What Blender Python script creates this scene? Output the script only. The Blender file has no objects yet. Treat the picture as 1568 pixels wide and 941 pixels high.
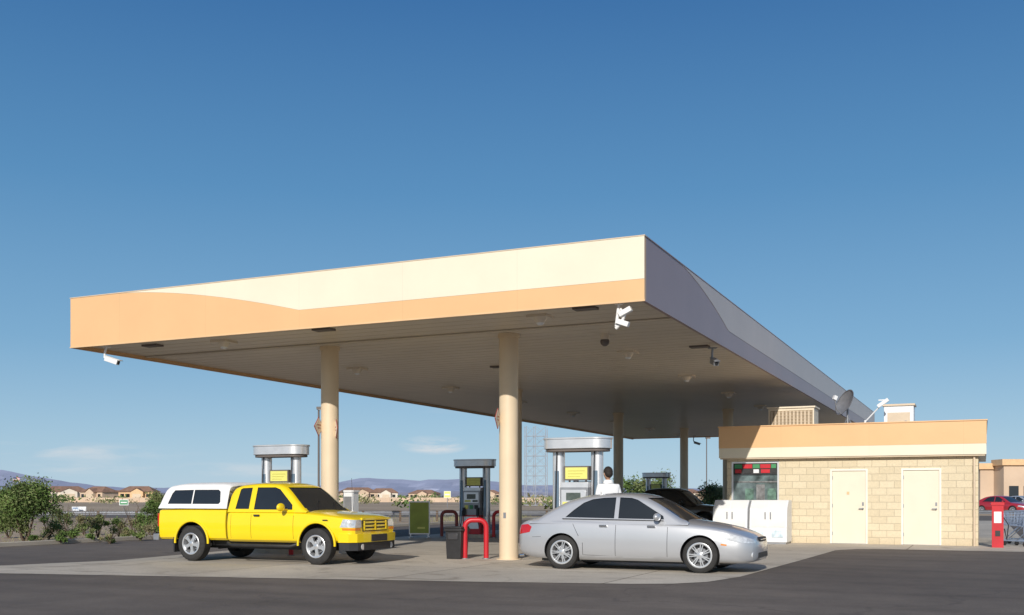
import bpy, bmesh, math, random
from mathutils import Vector, Matrix
random.seed(7)
sc=bpy.context.scene
R=math.radians
# ---------------------------------------------------------------- frame of the forecourt
ANG=R(24.6); CA,SA=math.cos(ANG),math.sin(ANG)
OX,OY=2.31,17.95
def S(r,u,z=0.0): return (OX+r*CA+u*SA, OY-r*SA+u*CA, z)
# ---------------------------------------------------------------- materials
def mk(name):
    m=bpy.data.materials.new(name); m.use_nodes=True
    nt=m.node_tree; return m,nt,nt.nodes['Principled BSDF']
def M(name,col,rough=.6,metal=0.,var=.08,vscale=2.,bump=0.,bscale=60.,coat=0.,dirt=0.):
    m,nt,b=mk(name); N=nt.nodes; L=nt.links
    tc=N.new('ShaderNodeTexCoord'); n=N.new('ShaderNodeTexNoise'); n.inputs['Scale'].default_value=vscale; n.inputs['Detail'].default_value=6
    L.new(tc.outputs['Object'],n.inputs['Vector'])
    cr=N.new('ShaderNodeValToRGB')
    cr.color_ramp.elements[0].position=.3; cr.color_ramp.elements[1].position=.7
    cr.color_ramp.elements[0].color=tuple(c*(1-var) for c in col)+(1,)
    cr.color_ramp.elements[1].color=tuple(min(1,c*(1+var)) for c in col)+(1,)
    L.new(n.outputs['Fac'],cr.inputs['Fac'])
    L.new(cr.outputs['Color'],b.inputs['Base Color'])
    b.inputs['Roughness'].default_value=rough; b.inputs['Metallic'].default_value=metal
    if coat: b.inputs['Coat Weight'].default_value=coat; b.inputs['Coat Roughness'].default_value=.04
    if bump:
        n2=N.new('ShaderNodeTexNoise'); n2.inputs['Scale'].default_value=bscale; n2.inputs['Detail'].default_value=4
        L.new(tc.outputs['Object'],n2.inputs['Vector'])
        bp=N.new('ShaderNodeBump'); bp.inputs['Strength'].default_value=bump; bp.inputs['Distance'].default_value=.02
        L.new(n2.outputs['Fac'],bp.inputs['Height']); L.new(bp.outputs['Normal'],b.inputs['Normal'])
    return m
def math_(nt,op,a,b=None,c=None):
    n=nt.nodes.new('ShaderNodeMath'); n.operation=op
    for i,x in enumerate((a,b,c)):
        if x is None: continue
        if isinstance(x,(int,float)): n.inputs[i].default_value=x
        else: nt.links.new(x,n.inputs[i])
    return n.outputs[0]
def mixc(nt,fac,a,b,mode='MIX'):
    n=nt.nodes.new('ShaderNodeMix'); n.data_type='RGBA'; n.blend_type=mode
    for k,x in ((0,fac),(6,a),(7,b)):
        if isinstance(x,(int,float)): n.inputs[k].default_value=x
        elif isinstance(x,tuple): n.inputs[k].default_value=x+(1,) if len(x)==3 else x
        else: nt.links.new(x,n.inputs[k])
    return n.outputs[2]
def noise(nt,vec,scale,detail=5,rough=.5,dist=0):
    n=nt.nodes.new('ShaderNodeTexNoise'); n.inputs['Scale'].default_value=scale; n.inputs['Detail'].default_value=detail
    n.inputs['Roughness'].default_value=rough; n.inputs['Distortion'].default_value=dist
    nt.links.new(vec,n.inputs['Vector']); return n.outputs['Fac']
def ramp(nt,fac,p0,p1,c0=(0,0,0),c1=(1,1,1)):
    n=nt.nodes.new('ShaderNodeValToRGB'); e=n.color_ramp.elements
    e[0].position=p0; e[1].position=p1; e[0].color=c0+(1,); e[1].color=c1+(1,)
    nt.links.new(fac,n.inputs['Fac']); return n.outputs['Color']
def bumpn(nt,b,h,st,d=.02):
    bp=nt.nodes.new('ShaderNodeBump'); bp.inputs['Strength'].default_value=st; bp.inputs['Distance'].default_value=d
    nt.links.new(h,bp.inputs['Height']); nt.links.new(bp.outputs['Normal'],b.inputs['Normal'])

def asphalt_mat():
    m,nt,b=mk('asphalt'); tc=nt.nodes.new('ShaderNodeTexCoord').outputs['Object']
    big=ramp(nt,noise(nt,tc,.12,6,.6,.6),.35,.7,(.108,.088,.073),(.168,.139,.115))
    mid=ramp(nt,noise(nt,tc,1.3,6,.65),.3,.75,(.80,.80,.80),(1.15,1.13,1.1))
    fine=ramp(nt,noise(nt,tc,60,3,.8),.3,.7,(.6,.6,.6),(1.4,1.4,1.4))
    c=mixc(nt,1.,big,mid,'MULTIPLY'); c=mixc(nt,.8,c,fine,'MULTIPLY')
    v=nt.nodes.new('ShaderNodeTexVoronoi'); v.feature='DISTANCE_TO_EDGE'; v.inputs['Scale'].default_value=.11
    wn=nt.nodes.new('ShaderNodeTexNoise'); wn.inputs['Scale'].default_value=.8; wn.inputs['Detail'].default_value=5
    nt.links.new(tc,wn.inputs['Vector'])
    va=nt.nodes.new('ShaderNodeVectorMath'); va.operation='MULTIPLY_ADD'; va.inputs[1].default_value=(2.2,2.2,0)
    nt.links.new(wn.outputs['Color'],va.inputs[0]); nt.links.new(tc,va.inputs[2]); nt.links.new(va.outputs[0],v.inputs['Vector'])
    cr=ramp(nt,v.outputs['Distance'],.0008,.003,(.45,.45,.45),(1,1,1))
    c=mixc(nt,cr,(.07,.058,.05),c)
    mp=nt.nodes.new('ShaderNodeMapping'); mp.inputs['Scale'].default_value=(.06,.9,1); mp.inputs['Rotation'].default_value=(0,0,R(12)); nt.links.new(tc,mp.inputs['Vector'])
    st=ramp(nt,noise(nt,mp.outputs[0],1.5,4),.45,.75,(1,1,1),(.74,.73,.72)); c=mixc(nt,1.,c,st,'MULTIPLY')
    nt.links.new(c,b.inputs['Base Color']); b.inputs['Roughness'].default_value=.9
    bumpn(nt,b,noise(nt,tc,90,3,.8),.4,.01); return m
def concrete_mat():
    m,nt,b=mk('concrete_pad'); tc=nt.nodes.new('ShaderNodeTexCoord').outputs['Object']
    big=ramp(nt,noise(nt,tc,.35,7,.65,.5),.3,.72,(.42,.37,.30),(.60,.535,.44))
    fine=ramp(nt,noise(nt,tc,25,5,.7),.3,.7,(.84,.84,.84),(1.1,1.1,1.1))
    c=mixc(nt,1.,big,fine,'MULTIPLY')
    oil=ramp(nt,noise(nt,tc,.9,5,.6,1.2),.56,.74,(1,1,1),(.55,.52,.49)); c=mixc(nt,1.,c,oil,'MULTIPLY')
    br=nt.nodes.new('ShaderNodeTexBrick'); br.offset=0; br.inputs['Scale'].default_value=1
    br.inputs['Brick Width'].default_value=3.6; br.inputs['Row Height'].default_value=3.6; br.inputs['Mortar Size'].default_value=.016
    br.inputs['Color1'].default_value=(1,1,1,1); br.inputs['Color2'].default_value=(.88,.88,.88,1); br.inputs['Mortar'].default_value=(.35,.32,.3,1)
    nt.links.new(tc,br.inputs['Vector']); c=mixc(nt,1.,c,br.outputs['Color'],'MULTIPLY')
    nt.links.new(c,b.inputs['Base Color']); b.inputs['Roughness'].default_value=.8
    bumpn(nt,b,noise(nt,tc,60,3,.7),.2,.005); return m
def ground_mat():
    m,nt,b=mk('desert_ground'); tc=nt.nodes.new('ShaderNodeTexCoord').outputs['Object']
    big=ramp(nt,noise(nt,tc,.03,8,.65),.35,.65,(.30,.22,.145),(.47,.355,.24))
    f=ramp(nt,noise(nt,tc,3,6,.8),.3,.7,(.65,.65,.65),(1.2,1.2,1.2)); c=mixc(nt,1.,big,f,'MULTIPLY')
    g=ramp(nt,noise(nt,tc,.2,6,.7),.52,.66); c=mixc(nt,math_(nt,'MULTIPLY',g,.6),c,(.14,.14,.065))
    nt.links.new(c,b.inputs['Base Color']); b.inputs['Roughness'].default_value=1
    bumpn(nt,b,noise(nt,tc,4,6,.8),.4,.05); return m
def block_mat():
    m,nt,b=mk('block_wall'); tc=nt.nodes.new('ShaderNodeTexCoord').outputs['Object']
    sp=nt.nodes.new('ShaderNodeSeparateXYZ'); nt.links.new(tc,sp.inputs[0])
    cb=nt.nodes.new('ShaderNodeCombineXYZ'); nt.links.new(math_(nt,'ADD',sp.outputs[0],sp.outputs[1]),cb.inputs[0]); nt.links.new(sp.outputs[2],cb.inputs[1])
    br=nt.nodes.new('ShaderNodeTexBrick'); br.inputs['Scale'].default_value=1
    br.inputs['Brick Width'].default_value=.4; br.inputs['Row Height'].default_value=.2; br.inputs['Mortar Size'].default_value=.009; br.inputs['Mortar Smooth'].default_value=.3
    br.inputs['Color1'].default_value=(.65,.555,.385,1); br.inputs['Color2'].default_value=(.72,.62,.44,1); br.inputs['Mortar'].default_value=(.55,.47,.33,1)
    nt.links.new(cb.outputs[0],br.inputs['Vector'])
    n=ramp(nt,noise(nt,tc,16,6,.85),.3,.7,(.84,.84,.84),(1.07,1.07,1.07))
    c=mixc(nt,1.,br.outputs['Color'],n,'MULTIPLY')
    st=ramp(nt,sp.outputs[2],0.,.3,(.80,.76,.72),(1,1,1)); c=mixc(nt,.7,c,st,'MULTIPLY')
    nt.links.new(c,b.inputs['Base Color']); b.inputs['Roughness'].default_value=.9
    h=math_(nt,'SUBTRACT',noise(nt,tc,22,5,.8),math_(nt,'MULTIPLY',br.outputs['Fac'],.7)); bumpn(nt,b,h,.65,.02); return m
def seam_mat(name,col,axis=0,period=2.44,rough=.38,var=.04):
    m,nt,b=mk(name); tc=nt.nodes.new('ShaderNodeTexCoord').outputs['Object']
    sp=nt.nodes.new('ShaderNodeSeparateXYZ'); nt.links.new(tc,sp.inputs[0])
    a=math_(nt,'FRACT',math_(nt,'DIVIDE',sp.outputs[axis],period)); l=math_(nt,'LESS_THAN',a,.004)
    n=ramp(nt,noise(nt,tc,.7,5,.6),.3,.7,tuple(c*(1-var) for c in col),tuple(c*(1+var) for c in col))
    c=mixc(nt,math_(nt,'MULTIPLY',l,.25),n,tuple(x*.6 for x in col))
    nt.links.new(c,b.inputs['Base Color']); b.inputs['Roughness'].default_value=rough
    return m
asph=asphalt_mat(); conc=concrete_mat(); grd=ground_mat(); blockm=block_mat()
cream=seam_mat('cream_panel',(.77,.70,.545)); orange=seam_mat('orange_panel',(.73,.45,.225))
creamShaded=seam_mat('shaded_cream_side_panel',(.56,.47,.42),1); orangeShaded=seam_mat('shaded_orange_side_panel',(.34,.245,.245),1)  # right fascia shade and sky sheen are painted into these two side colours
soffit=M('soffit_metal',(.68,.60,.49),.34,.05,.05,.6)
rib=M('soffit_seam',(.60,.53,.43),.5,.05)
gutter=M('dark_trim',(.13,.11,.10),.6)
colm=M('column_paint',(.70,.56,.385),.45,0,.05,1.5)
white=M('white_paint',(.78,.77,.75),.45,0,.05,3)
whited=M('white_plastic',(.74,.75,.76),.35,0,.05,5)
steel=M('brushed_steel',(.72,.73,.75),.33,.55,.06,6)
steeld=M('grey_steel',(.30,.31,.33),.4,.5,.1,6)
black=M('black_plastic',(.022,.022,.024),.5,0,.2,8)
rubber=M('tyre_rubber',(.028,.027,.026),.85,0,.25,10,.2,40)
red=M('red_paint',(.50,.015,.025),.4,0,.1,5)
darkred=M('dark_red_paint',(.30,.06,.05),.45)
yellowp=M('yellow_sign',(.70,.68,.18),.5,0,.04)
green=M('olive_green_poster',(.28,.33,.05),.5,0,.15,3)
greens=M('green_sign',(.05,.25,.10),.5)
chrome=M('chrome',(.75,.76,.78),.12,1.,.02)
rimm=M('alloy_rim',(.68,.69,.70),.28,.7,.04)
glass=M('tinted_glass',(.020,.024,.028),.04,0,.1,2,coat=.3)
lampg=M('headlamp_glass',(.60,.62,.64),.08,.3,.25,18,coat=1)
amber=M('amber_lens',(.8,.25,.02),.2)
redl=M('tail_lens',(.45,.01,.01),.15,coat=1)
orangep=M('dull_orange',(.70,.46,.25),.6)
brownp=M('beige_machine',(.62,.50,.36),.5)
screen=M('window_interior',(.12,.16,.16),.06,0,.7,3,coat=.6)
bluep=M('blue_grey_wire',(.30,.38,.52),.35,.4)
roofm=M('tile_roof',(.26,.15,.10),.9,0,.2,.8)
stucco=M('stucco',(.58,.44,.32),.9,0,.1,.3)
stucco2=M('pale_stucco',(.70,.63,.53),.9,0,.1,.3)
skin=M('skin',(.42,.25,.17),.55,0,.08,10)
hairm=M('dark_hair',(.018,.012,.009),.7,0,.3,60,.6,90)
shirt=M('white_shirt',(.82,.82,.82),.85,0,.04,6,.5,9)
pants=M('dark_trousers',(.05,.055,.08),.9,0,.1,8,.3,12)
bark=M('bark',(.12,.085,.06),.9,0,.3,12,.5,30)
def leafm(name,c):
    return M(name,c,.7,0,.5,1.6)
leafA=leafm('leaves_green',(.10,.16,.035)); leafB=leafm('leaves_olive',(.16,.19,.065)); leafC=leafm('leaves_dry',(.27,.25,.12))
# ---------------------------------------------------------------- mesh builder
class MB:
    def __init__(s): s.v=[];s.f=[];s.m=[]
    def add(s,vs,fs,m=0):
        o=len(s.v); s.v+= [tuple(v) for v in vs]
        for f in fs: s.f.append(tuple(i+o for i in f)); s.m.append(m)
    def box(s,x0,x1,y0,y1,z0,z1,m=0,T=None):
        vs=[(x0,y0,z0),(x1,y0,z0),(x1,y1,z0),(x0,y1,z0),(x0,y0,z1),(x1,y0,z1),(x1,y1,z1),(x0,y1,z1)]
        if T: vs=[T@Vector(v) for v in vs]
        s.add(vs,[(0,3,2,1),(4,5,6,7),(0,1,5,4),(1,2,6,5),(2,3,7,6),(3,0,4,7)],m)
    def cyl(s,p0,p1,r0,r1=None,n=16,m=0,caps=True):
        if r1 is None: r1=r0
        p0=Vector(p0);p1=Vector(p1); d=(p1-p0).normalized()
        a=d.orthogonal().normalized(); b=d.cross(a)
        vs=[];
        for p,r in((p0,r0),(p1,r1)):
            for i in range(n):
                t=2*math.pi*i/n; vs.append(p+(a*math.cos(t)+b*math.sin(t))*r)
        fs=[(i,(i+1)%n,n+(i+1)%n,n+i) for i in range(n)]
        if caps: fs+=[tuple(range(n-1,-1,-1)),tuple(range(n,2*n))]
        s.add(vs,fs,m)
    def tube(s,pts,r,n=10,m=0):
        pts=[Vector(p) for p in pts]; rings=[]; a=None
        for i,p in enumerate(pts):
            d=((pts[min(i+1,len(pts)-1)]-pts[max(i-1,0)])).normalized()
            if a is None: a=d.orthogonal().normalized()
            a=(a-d*a.dot(d)).normalized(); b=d.cross(a)
            rr=r[i] if isinstance(r,(list,tuple)) else r
            rings.append([p+(a*math.cos(2*math.pi*k/n)+b*math.sin(2*math.pi*k/n))*rr for k in range(n)])
        vs=[v for g in rings for v in g]; fs=[]
        for i in range(len(rings)-1):
            for k in range(n): fs.append((i*n+k,i*n+(k+1)%n,(i+1)*n+(k+1)%n,(i+1)*n+k))
        fs+=[tuple(range(n-1,-1,-1)),tuple((len(rings)-1)*n+k for k in range(n))]
        s.add(vs,fs,m)
    def prism(s,poly,axis,a0,a1,m=0,T=None):
        def P(p,a):
            return {'x':(a,p[0],p[1]),'y':(p[0],a,p[1]),'z':(p[0],p[1],a)}[axis]
        n=len(poly); vs=[P(p,a0) for p in poly]+[P(p,a1) for p in poly]
        if T: vs=[T@Vector(v) for v in vs]
        s.add(vs,[tuple(range(n)),tuple(range(2*n-1,n-1,-1))]+[(i,n+i,n+(i+1)%n,(i+1)%n) for i in range(n)],m)
    def lathe(s,prof,n=40,m=0,ms=None,T=None,closed=False):
        k=len(prof); vs=[]
        for i in range(n):
            t=2*math.pi*i/n
            for (y,r) in prof: vs.append((r*math.cos(t),y,r*math.sin(t)))
        if T: vs=[T@Vector(v) for v in vs]
        o=len(s.v); s.v+=[tuple(v) for v in vs]
        for i in range(n):
            j=(i+1)%n
            for q in range(k-1):
                s.f.append((o+i*k+q,o+i*k+q+1,o+j*k+q+1,o+j*k+q)); s.m.append(ms[q] if ms else m)
    def sphere(s,c,rx,ry,rz,m=0,nu=16,nv=10,z0=-1.):
        vs=[];fs=[]
        for j in range(nv+1):
            ph=math.pi*j/nv
            for i in range(nu):
                t=2*math.pi*i/nu
                vs.append((c[0]+rx*math.sin(ph)*math.cos(t),c[1]+ry*math.sin(ph)*math.sin(t),c[2]+rz*max(z0,math.cos(ph))))
        for j in range(nv):
            for i in range(nu): fs.append((j*nu+i,(j+1)*nu+i,(j+1)*nu+(i+1)%nu,j*nu+(i+1)%nu))
        s.add(vs,fs,m)
    def obj(s,name,mats,parent=None,loc=(0,0,0),rz=0.,smooth=True,bevel=0.,fix=True,ang=35):
        me=bpy.data.meshes.new(name); me.from_pydata(s.v,[],s.f); me.update()
        for m in mats: me.materials.append(m)
        me.polygons.foreach_set('material_index',s.m)
        if fix:
            bm=bmesh.new(); bm.from_mesh(me)
            bmesh.ops.recalc_face_normals(bm,faces=bm.faces); bm.to_mesh(me); bm.free()
        if smooth: sharpen(me,ang)
        o=bpy.data.objects.new(name,me); sc.collection.objects.link(o)
        o.location=loc; o.rotation_euler=(0,0,rz)
        if parent: o.parent=parent
        if bevel:
            b=o.modifiers.new('bevel','BEVEL'); b.width=bevel; b.segments=2; b.limit_method='ANGLE'; b.angle_limit=R(40)
        return o
def sharpen(me,ang=35):
    bm=bmesh.new(); bm.from_mesh(me)
    for f in bm.faces: f.smooth=True
    for e in bm.edges:
        if len(e.link_faces)==2: e.smooth = e.calc_face_angle(0)<R(ang)
        else: e.smooth=False
    bm.to_mesh(me); bm.free()
def empty(name,loc=(0,0,0),rz=0.,parent=None):
    e=bpy.data.objects.new(name,None); sc.collection.objects.link(e); e.location=loc; e.rotation_euler=(0,0,rz)
    e.empty_display_size=.3
    if parent: e.parent=parent
    return e
RZ=-ANG
# ---------------------------------------------------------------- ground
def sheet(name,pts,z,mat,loc=(0,0,0),rz=0.,sub=0):
    mb=MB(); mb.add([(p[0],p[1],z) for p in pts],[tuple(range(len(pts)))]); o=mb.obj(name,[mat],None,loc,rz,smooth=False,fix=False)
    if o.data.polygons[0].normal.z<0:
        o.data.flip_normals()
    return o
sheet('ground',[(-16000,-400),(16000,-400),(16000,16000),(-16000,16000)],0,grd)
O0=(OX,OY,0)
sheet('asphalt_parking_lot',[(-18.5,-60),(230,-60),(230,62),(-18.5,62)],.006,asph,O0,RZ)
pad=[(-30,-8.6),(-16,-6.0),(-10.5,-4.6),(-6.7,-3.75),(-2,-2.7),(.4,-2.05),(1.0,-1.75),(1.4,-1.2),(1.65,0),(1.85,5),(2.0,9.6),(2.4,10.4),(3.1,10.7),(45,10.9),(45,14.5),(6.5,14.6),(6.5,46),(-12.5,46),(-12.5,14),(-11.8,3),(-11.3,-1),(-12.2,-3.4),(-16,-5.0),(-30,-7.8)]
sheet('concrete_forecourt_pavement',pad,.011,conc,O0,RZ)
mb=MB(); mb.box(-18.65,-18.5,-60,62,0,.13); mb.obj('kerb',[M('kerb_concrete',(.48,.43,.36),.9,0,.15,1)],None,O0,RZ,bevel=.015)
sheet('road',[(-400,60),(-14,66),(40,82),(40,92),(-14,78),(-400,70)],.008,asph)
# ---------------------------------------------------------------- canopy
cano=empty('gas_station_canopy',O0,RZ)
W_=13.7; LU=41.8; ZB=4.8; ZT=5.91
mb=MB()
mb.box(-W_,0,0,.10,ZB,ZT,0); mb.box(-W_,0,LU-.1,LU,ZB,ZT,0)
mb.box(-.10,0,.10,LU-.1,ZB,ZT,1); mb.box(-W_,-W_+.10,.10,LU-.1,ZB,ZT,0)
mb.obj('fascia',[orange,orangeShaded],cano)
def curve(c0,c1,z1):
    pts=[]
    for i in range(21):
        t=i/20; pts.append((c0+(c1-c0)*t, ZT-.006-(ZT-.006-z1)*(t**1.6)))
    return pts
mb=MB()
arc=[(-x,z) for x,z in curve(12.2,7.32,5.165)]
poly=arc+[(0.0,5.165),(0.0,ZT-.004)]
mb.prism(poly,'y',-.006,0.0)
mb.obj('cream_fascia_stripe',[cream],cano,smooth=False)
mb=MB()
arc=curve(2.2,6.5,5.20)
poly=arc+[(LU-.01,5.20),(LU-.01,ZT-.004)]
mb.prism(poly,'x',0.0,.006); mb.obj('side_fascia_stripe',[creamShaded],cano,smooth=False)
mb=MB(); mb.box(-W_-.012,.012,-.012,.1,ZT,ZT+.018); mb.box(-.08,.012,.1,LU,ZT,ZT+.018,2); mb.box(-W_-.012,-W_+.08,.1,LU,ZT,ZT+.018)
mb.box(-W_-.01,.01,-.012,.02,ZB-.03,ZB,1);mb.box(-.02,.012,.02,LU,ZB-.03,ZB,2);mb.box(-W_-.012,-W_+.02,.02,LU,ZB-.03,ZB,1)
mb.obj('fascia_trim',[brownp,orangep,orangeShaded],cano)
mb=MB(); mb.box(-W_+.1,-.1,.1,LU-.1,ZB+.05,ZB+.12)
mb.obj('soffit',[soffit],cano)
mb=MB()
u=.5
while u<LU-.3:
    mb.box(-W_+.12,-.12,u,u+.014,ZB+.046,ZB+.05); u+=.406
mb.box(-W_+.12,-.12,2.2,2.30,ZB+.02,ZB+.04)
mb.obj('soffit_seams',[rib],cano)
mb=MB(); mb.box(-W_+.1,-.1,.1,LU-.1,ZT-.5,ZT-.45); mb.obj('roof_deck',[steeld],cano)
def column(r,u):
    mb=MB(); mb.cyl((r,u,0.0),(r,u,ZB+.05),.205,n=40)
    mb.cyl((r,u,0.0),(r,u,.03),.27,n=32); mb.cyl((r,u,ZB-.03),(r,u,ZB+.05),.235,n=32)
    mb.box(r-.03,r+.03,u-.212,u-.2,.9,1.02,1)
    mb.obj('column',[colm,steeld],cano)
cols=[(-3.9,2.8),(-8.5,2.8),(-8.5,13.3),(-8.5,23.7),(-8.5,34.1),(-3.9,23.7),(-3.9,34.1)]
for c in cols: column(*c)
mb=MB()
for uu in (1.0,6.4,11.8,17.2,22.6,28,33.4,38.8):
    for rr in (-2.4,-10.1):
        mb.box(rr-.21,rr+.21,uu-.21,uu+.21,ZB-.0,ZB+.05,0)
        mb.cyl((rr,uu,ZB-.09),(rr,uu,ZB-.0),.08,.14,20,0)
        mb.cyl((rr,uu,ZB-.13),(rr,uu,ZB-.09),.05,.08,16,1)
for rr,uu in ((-1.3,.55),(-7.1,.55),(-12,.8),(-.6,6.2),(-6.4,7.6)):
    mb.box(rr-.22,rr+.22,uu-.12,uu+.12,ZB+.01,ZB+.05,2)
mb.cyl((-2.0,3.6,ZB-.1),(-2.0,3.6,ZB+.05),.09,n=16,m=0); mb.sphere((-2.0,3.6,ZB-.12),.1,.1,.1,2)
mb.obj('ceiling_fixtures',[soffit,whited,gutter],cano)
def diamond(r,u,z,rz,name='diamond_sign'):
    e=MB(); T=Matrix.Rotation(rz,4,'Z')
    h=.22
    e.prism([(0,-h),(h,0),(0,h),(-h,0)],'y',-.008,.008,0,T)
    k=.20
    e.prism([(0,-k),(k,0),(0,k),(-k,0)],'y',-.011,.011,1,T)
    for i in range(2): e.box(-.09+.02*i,.09-.02*i,-.014,.014,.04-.07*i-.012,.04-.07*i+.010,0,T)
    return e.obj(name,[darkred,stucco2],None,S(r,u,z),RZ,smooth=False)
diamond(-4.02,2.50,3.02,R(100)); diamond(-8.62,2.52,2.98,R(98)); diamond(-8.27,2.72,2.93,R(132))
# ---------------------------------------------------------------- security cameras
def seccam(r,u,z,rz,hang=.45,name='security_camera',mats=None,flip=1):
    e=MB()
    e.box(-.09,.09,-.09,.09,-.02,0,0)
    pts=[(0,0,-.02),(-.04*flip,0,-.12),(-.05*flip,0,-.25),(0,0,-hang),(.08*flip,0,-hang-.03)]
    e.tube(pts,.026,10,0)
    T=Matrix.Translation((.12*flip,0,-hang-.02))@Matrix.Rotation(R(18)*flip,4,'Y')
    e.box(-.14,.20,-.06,.06,-.055,.055,0,T); e.box(-.17,.26,-.07,.07,.056,.072,0,T)
    e.cyl(T@Vector((.20*flip,0,0)),T@Vector((.215*flip,0,0)),.04,m=1)
    return e.obj(name,mats or [whited,black],None,S(r,u,z),RZ+rz,bevel=.006)
seccam(-12.9,.3,ZB-.0,R(10),.30)
def clustercam(r,u,z):
    e=MB(); e.box(-.06,.06,-.06,.06,-.03,0,0); e.cyl((0,0,-.02),(-.05,0,-.42),.028,m=0)
    e.tube([(-.02,0,-.2),(.05,-.03,-.12),(.12,-.02,-.2),(.05,0,-.36),(-.06,0,-.45)],.03,10,0)
    T=Matrix.Translation((.12,-.05,-.18))@Matrix.Rotation(R(-25),4,'Y'); e.box(-.1,.14,-.05,.05,-.045,.045,0,T)
    T=Matrix.Translation((.08,-.03,-.36))@Matrix.Rotation(R(20),4,'Y'); e.box(-.12,.12,-.05,.05,-.045,.045,0,T)
    e.obj('security_camera_cluster',[white,black],None,S(r,u,z),RZ,bevel=.006)
clustercam(-.52,.15,ZB+.0)
seccam(-.25,6.0,ZB-.04,R(-60),.32,mats=[steeld,black])
seccam(-9.5,40,ZB,R(20),.4,mats=[steeld,black])
# ---------------------------------------------------------------- kiosk
U0=13.5
kio=empty('gas_station_kiosk_building',O0,RZ)
KL,KR,KD=-1.62,5.25,6.5
mb=MB()
zt=2.51
def wallx(x0,x1,z0,z1,y0=U0,y1=U0+.25,m=0): mb.box(x0,x1,y0,y1,z0,z1,m)
wl,wr,wz0,wz1=-1.49,-.09,.95,2.40
d=[(1.36,2.39),(3.28,4.32)]
wallx(KL,wl,0,zt); wallx(wl,wr,0,wz0); wallx(wl,wr,wz1,zt); wallx(wr,d[0][0],0,zt)
wallx(d[0][0],d[0][1],2.15,zt); wallx(d[0][1],d[1][0],0,zt); wallx(d[1][0],d[1][1],2.15,zt); wallx(d[1][1],KR,0,zt)
mb.box(KL,KL+.25,U0+.25,U0+KD,0,zt); mb.box(KR-.25,KR,U0+.25,U0+KD,0,zt); mb.box(KL+.25,KR-.25,U0+KD-.25,U0+KD,0,zt)
mb.obj('walls',[blockm],kio,smooth=False)
mb=MB()
p0,p1=KL-.2,KR+.2; q0,q1=U0-.2,U0+KD+.2
for (a,b_,z0,z1,m,g) in ((p0,p1,2.51,2.80,0,0),(p0,p1,2.80,3.42,1,.006)):
    mb.box(a-g,b_+g,q0-g,q0+.3,z0,z1,m); mb.box(a-g,a+.3,q0+.3,q1,z0,z1,m); mb.box(b_-.3,b_+g,q0+.3,q1,z0,z1,m); mb.box(a+.3,b_-.3,q1-.3,q1,z0,z1,m)
mb.box(p0-.03,p1+.03,q0-.03,q0+.34,3.42,3.45,1); mb.box(p0-.03,p0+.3,q0+.34,q1,3.42,3.45,1); mb.box(p1-.3,p1+.03,q0+.34,q1,3.42,3.45,1)
mb.box(p0+.3,p1-.3,q0+.3,q1-.3,3.0,3.1,2); mb.box(p0+.03,p1-.03,q0+.03,U0+.0,2.47,2.51,3)
mb.obj('parapet',[cream,orange,steeld,brownp],kio)
mb=MB()
for a,b_ in d:
    mb.box(a,a+.055,U0-.02,U0+.2,0,2.15,0); mb.box(b_-.055,b_,U0-.02,U0+.2,0,2.15,0); mb.box(a+.055,b_-.055,U0-.02,U0+.2,2.095,2.15,0)
    mb.box(a+.058,b_-.058,U0+.012,U0+.06,.02,2.09,1)
    mb.cyl((b_-.13,U0-.05,1.02),(b_-.13,U0+.012,1.02),.025,m=2); mb.box(b_-.24,b_-.11,U0-.065,U0-.05,1.01,1.035,2); mb.box(b_-.155,b_-.105,U0+.0,U0+.012,1.1,1.2,2)
    for z in (.25,1.05,1.85): mb.cyl((a+.06,U0-.0,z),(a+.06,U0-.0,z+.1),.012,m=2)
    mb.box(a,b_,U0-.06,U0+.1,0,.02,2)
mb.box(1.82,1.89,U0+.0,U0+.012,1.42,1.5,3)
mb.obj('doors',[M('door_frame_paint',(.78,.74,.65),.5),M('door_paint',(.72,.655,.52),.5,0,.03),steeld,orangep],kio,bevel=.004)
mb=MB()
mb.box(wl,wr,U0+.12,U0+.14,wz0,wz1,0)
for x in (wl,wr-.05): mb.box(x,x+.05,U0+.02,U0+.18,wz0,wz1,1)
mb.box(wl+.05,wr-.05,U0+.02,U0+.18,wz0,wz0+.05,1); mb.box(wl+.05,wr-.05,U0+.02,U0+.18,wz1-.05,wz1,1)
mb.box(wl+.05,wr-.05,U0+.05,U0+.11,wz1-.38,wz1-.05,2)
x=wl+.09
for i,w in enumerate((.22,.28,.2,.3,.14)):
    mb.box(x,x+w,U0+.03,U0+.05,wz1-.2,wz1-.08,(3,4,3,4,3)[i]); mb.box(x+.02,x+w-.02,U0+.03,U0+.05,wz1-.34,wz1-.23,(4,2,5,4,2)[i]); x+=w+.02
for i in range(3): mb.box(-1.1+.33*i,-.85+.33*i,U0+.105,U0+.119,1.25,1.25+.35+.12*(i%2),(6,7,6)[i])
mb.box(wl+.05,wr-.05,U0+.10,U0+.118,1.78,1.82,7)
mb.obj('window',[screen,steel,black,greens,red,whited,M('window_poster',(.10,.18,.14),.4,0,.5,9),M('shelf_grey',(.16,.16,.16),.5,0,.5,9)],kio)
mb=MB(); mb.box(-.02,.04,U0-.05,U0,.55,.75,0) ; mb.cyl((KR-.1,U0-.05,0),(KR-.1,U0-.05,2.47),.03,m=1)
mb.obj('wall_fittings',[brownp,brownp],kio)
ac=empty('roof_air_conditioner',S(.05,15.2,3.1),RZ)
mb=MB(); mb.box(-.68,.68,-.45,.45,.15,.95,0); mb.box(-.72,.72,-.49,.49,.95,1.0,0)
for i in range(11): mb.box(-.6+.11*i,-.545+.11*i,-.475,-.465,.4,.86,1)
mb.box(-.62,.64,-.458,-.4505,.38,.88,2)
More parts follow.
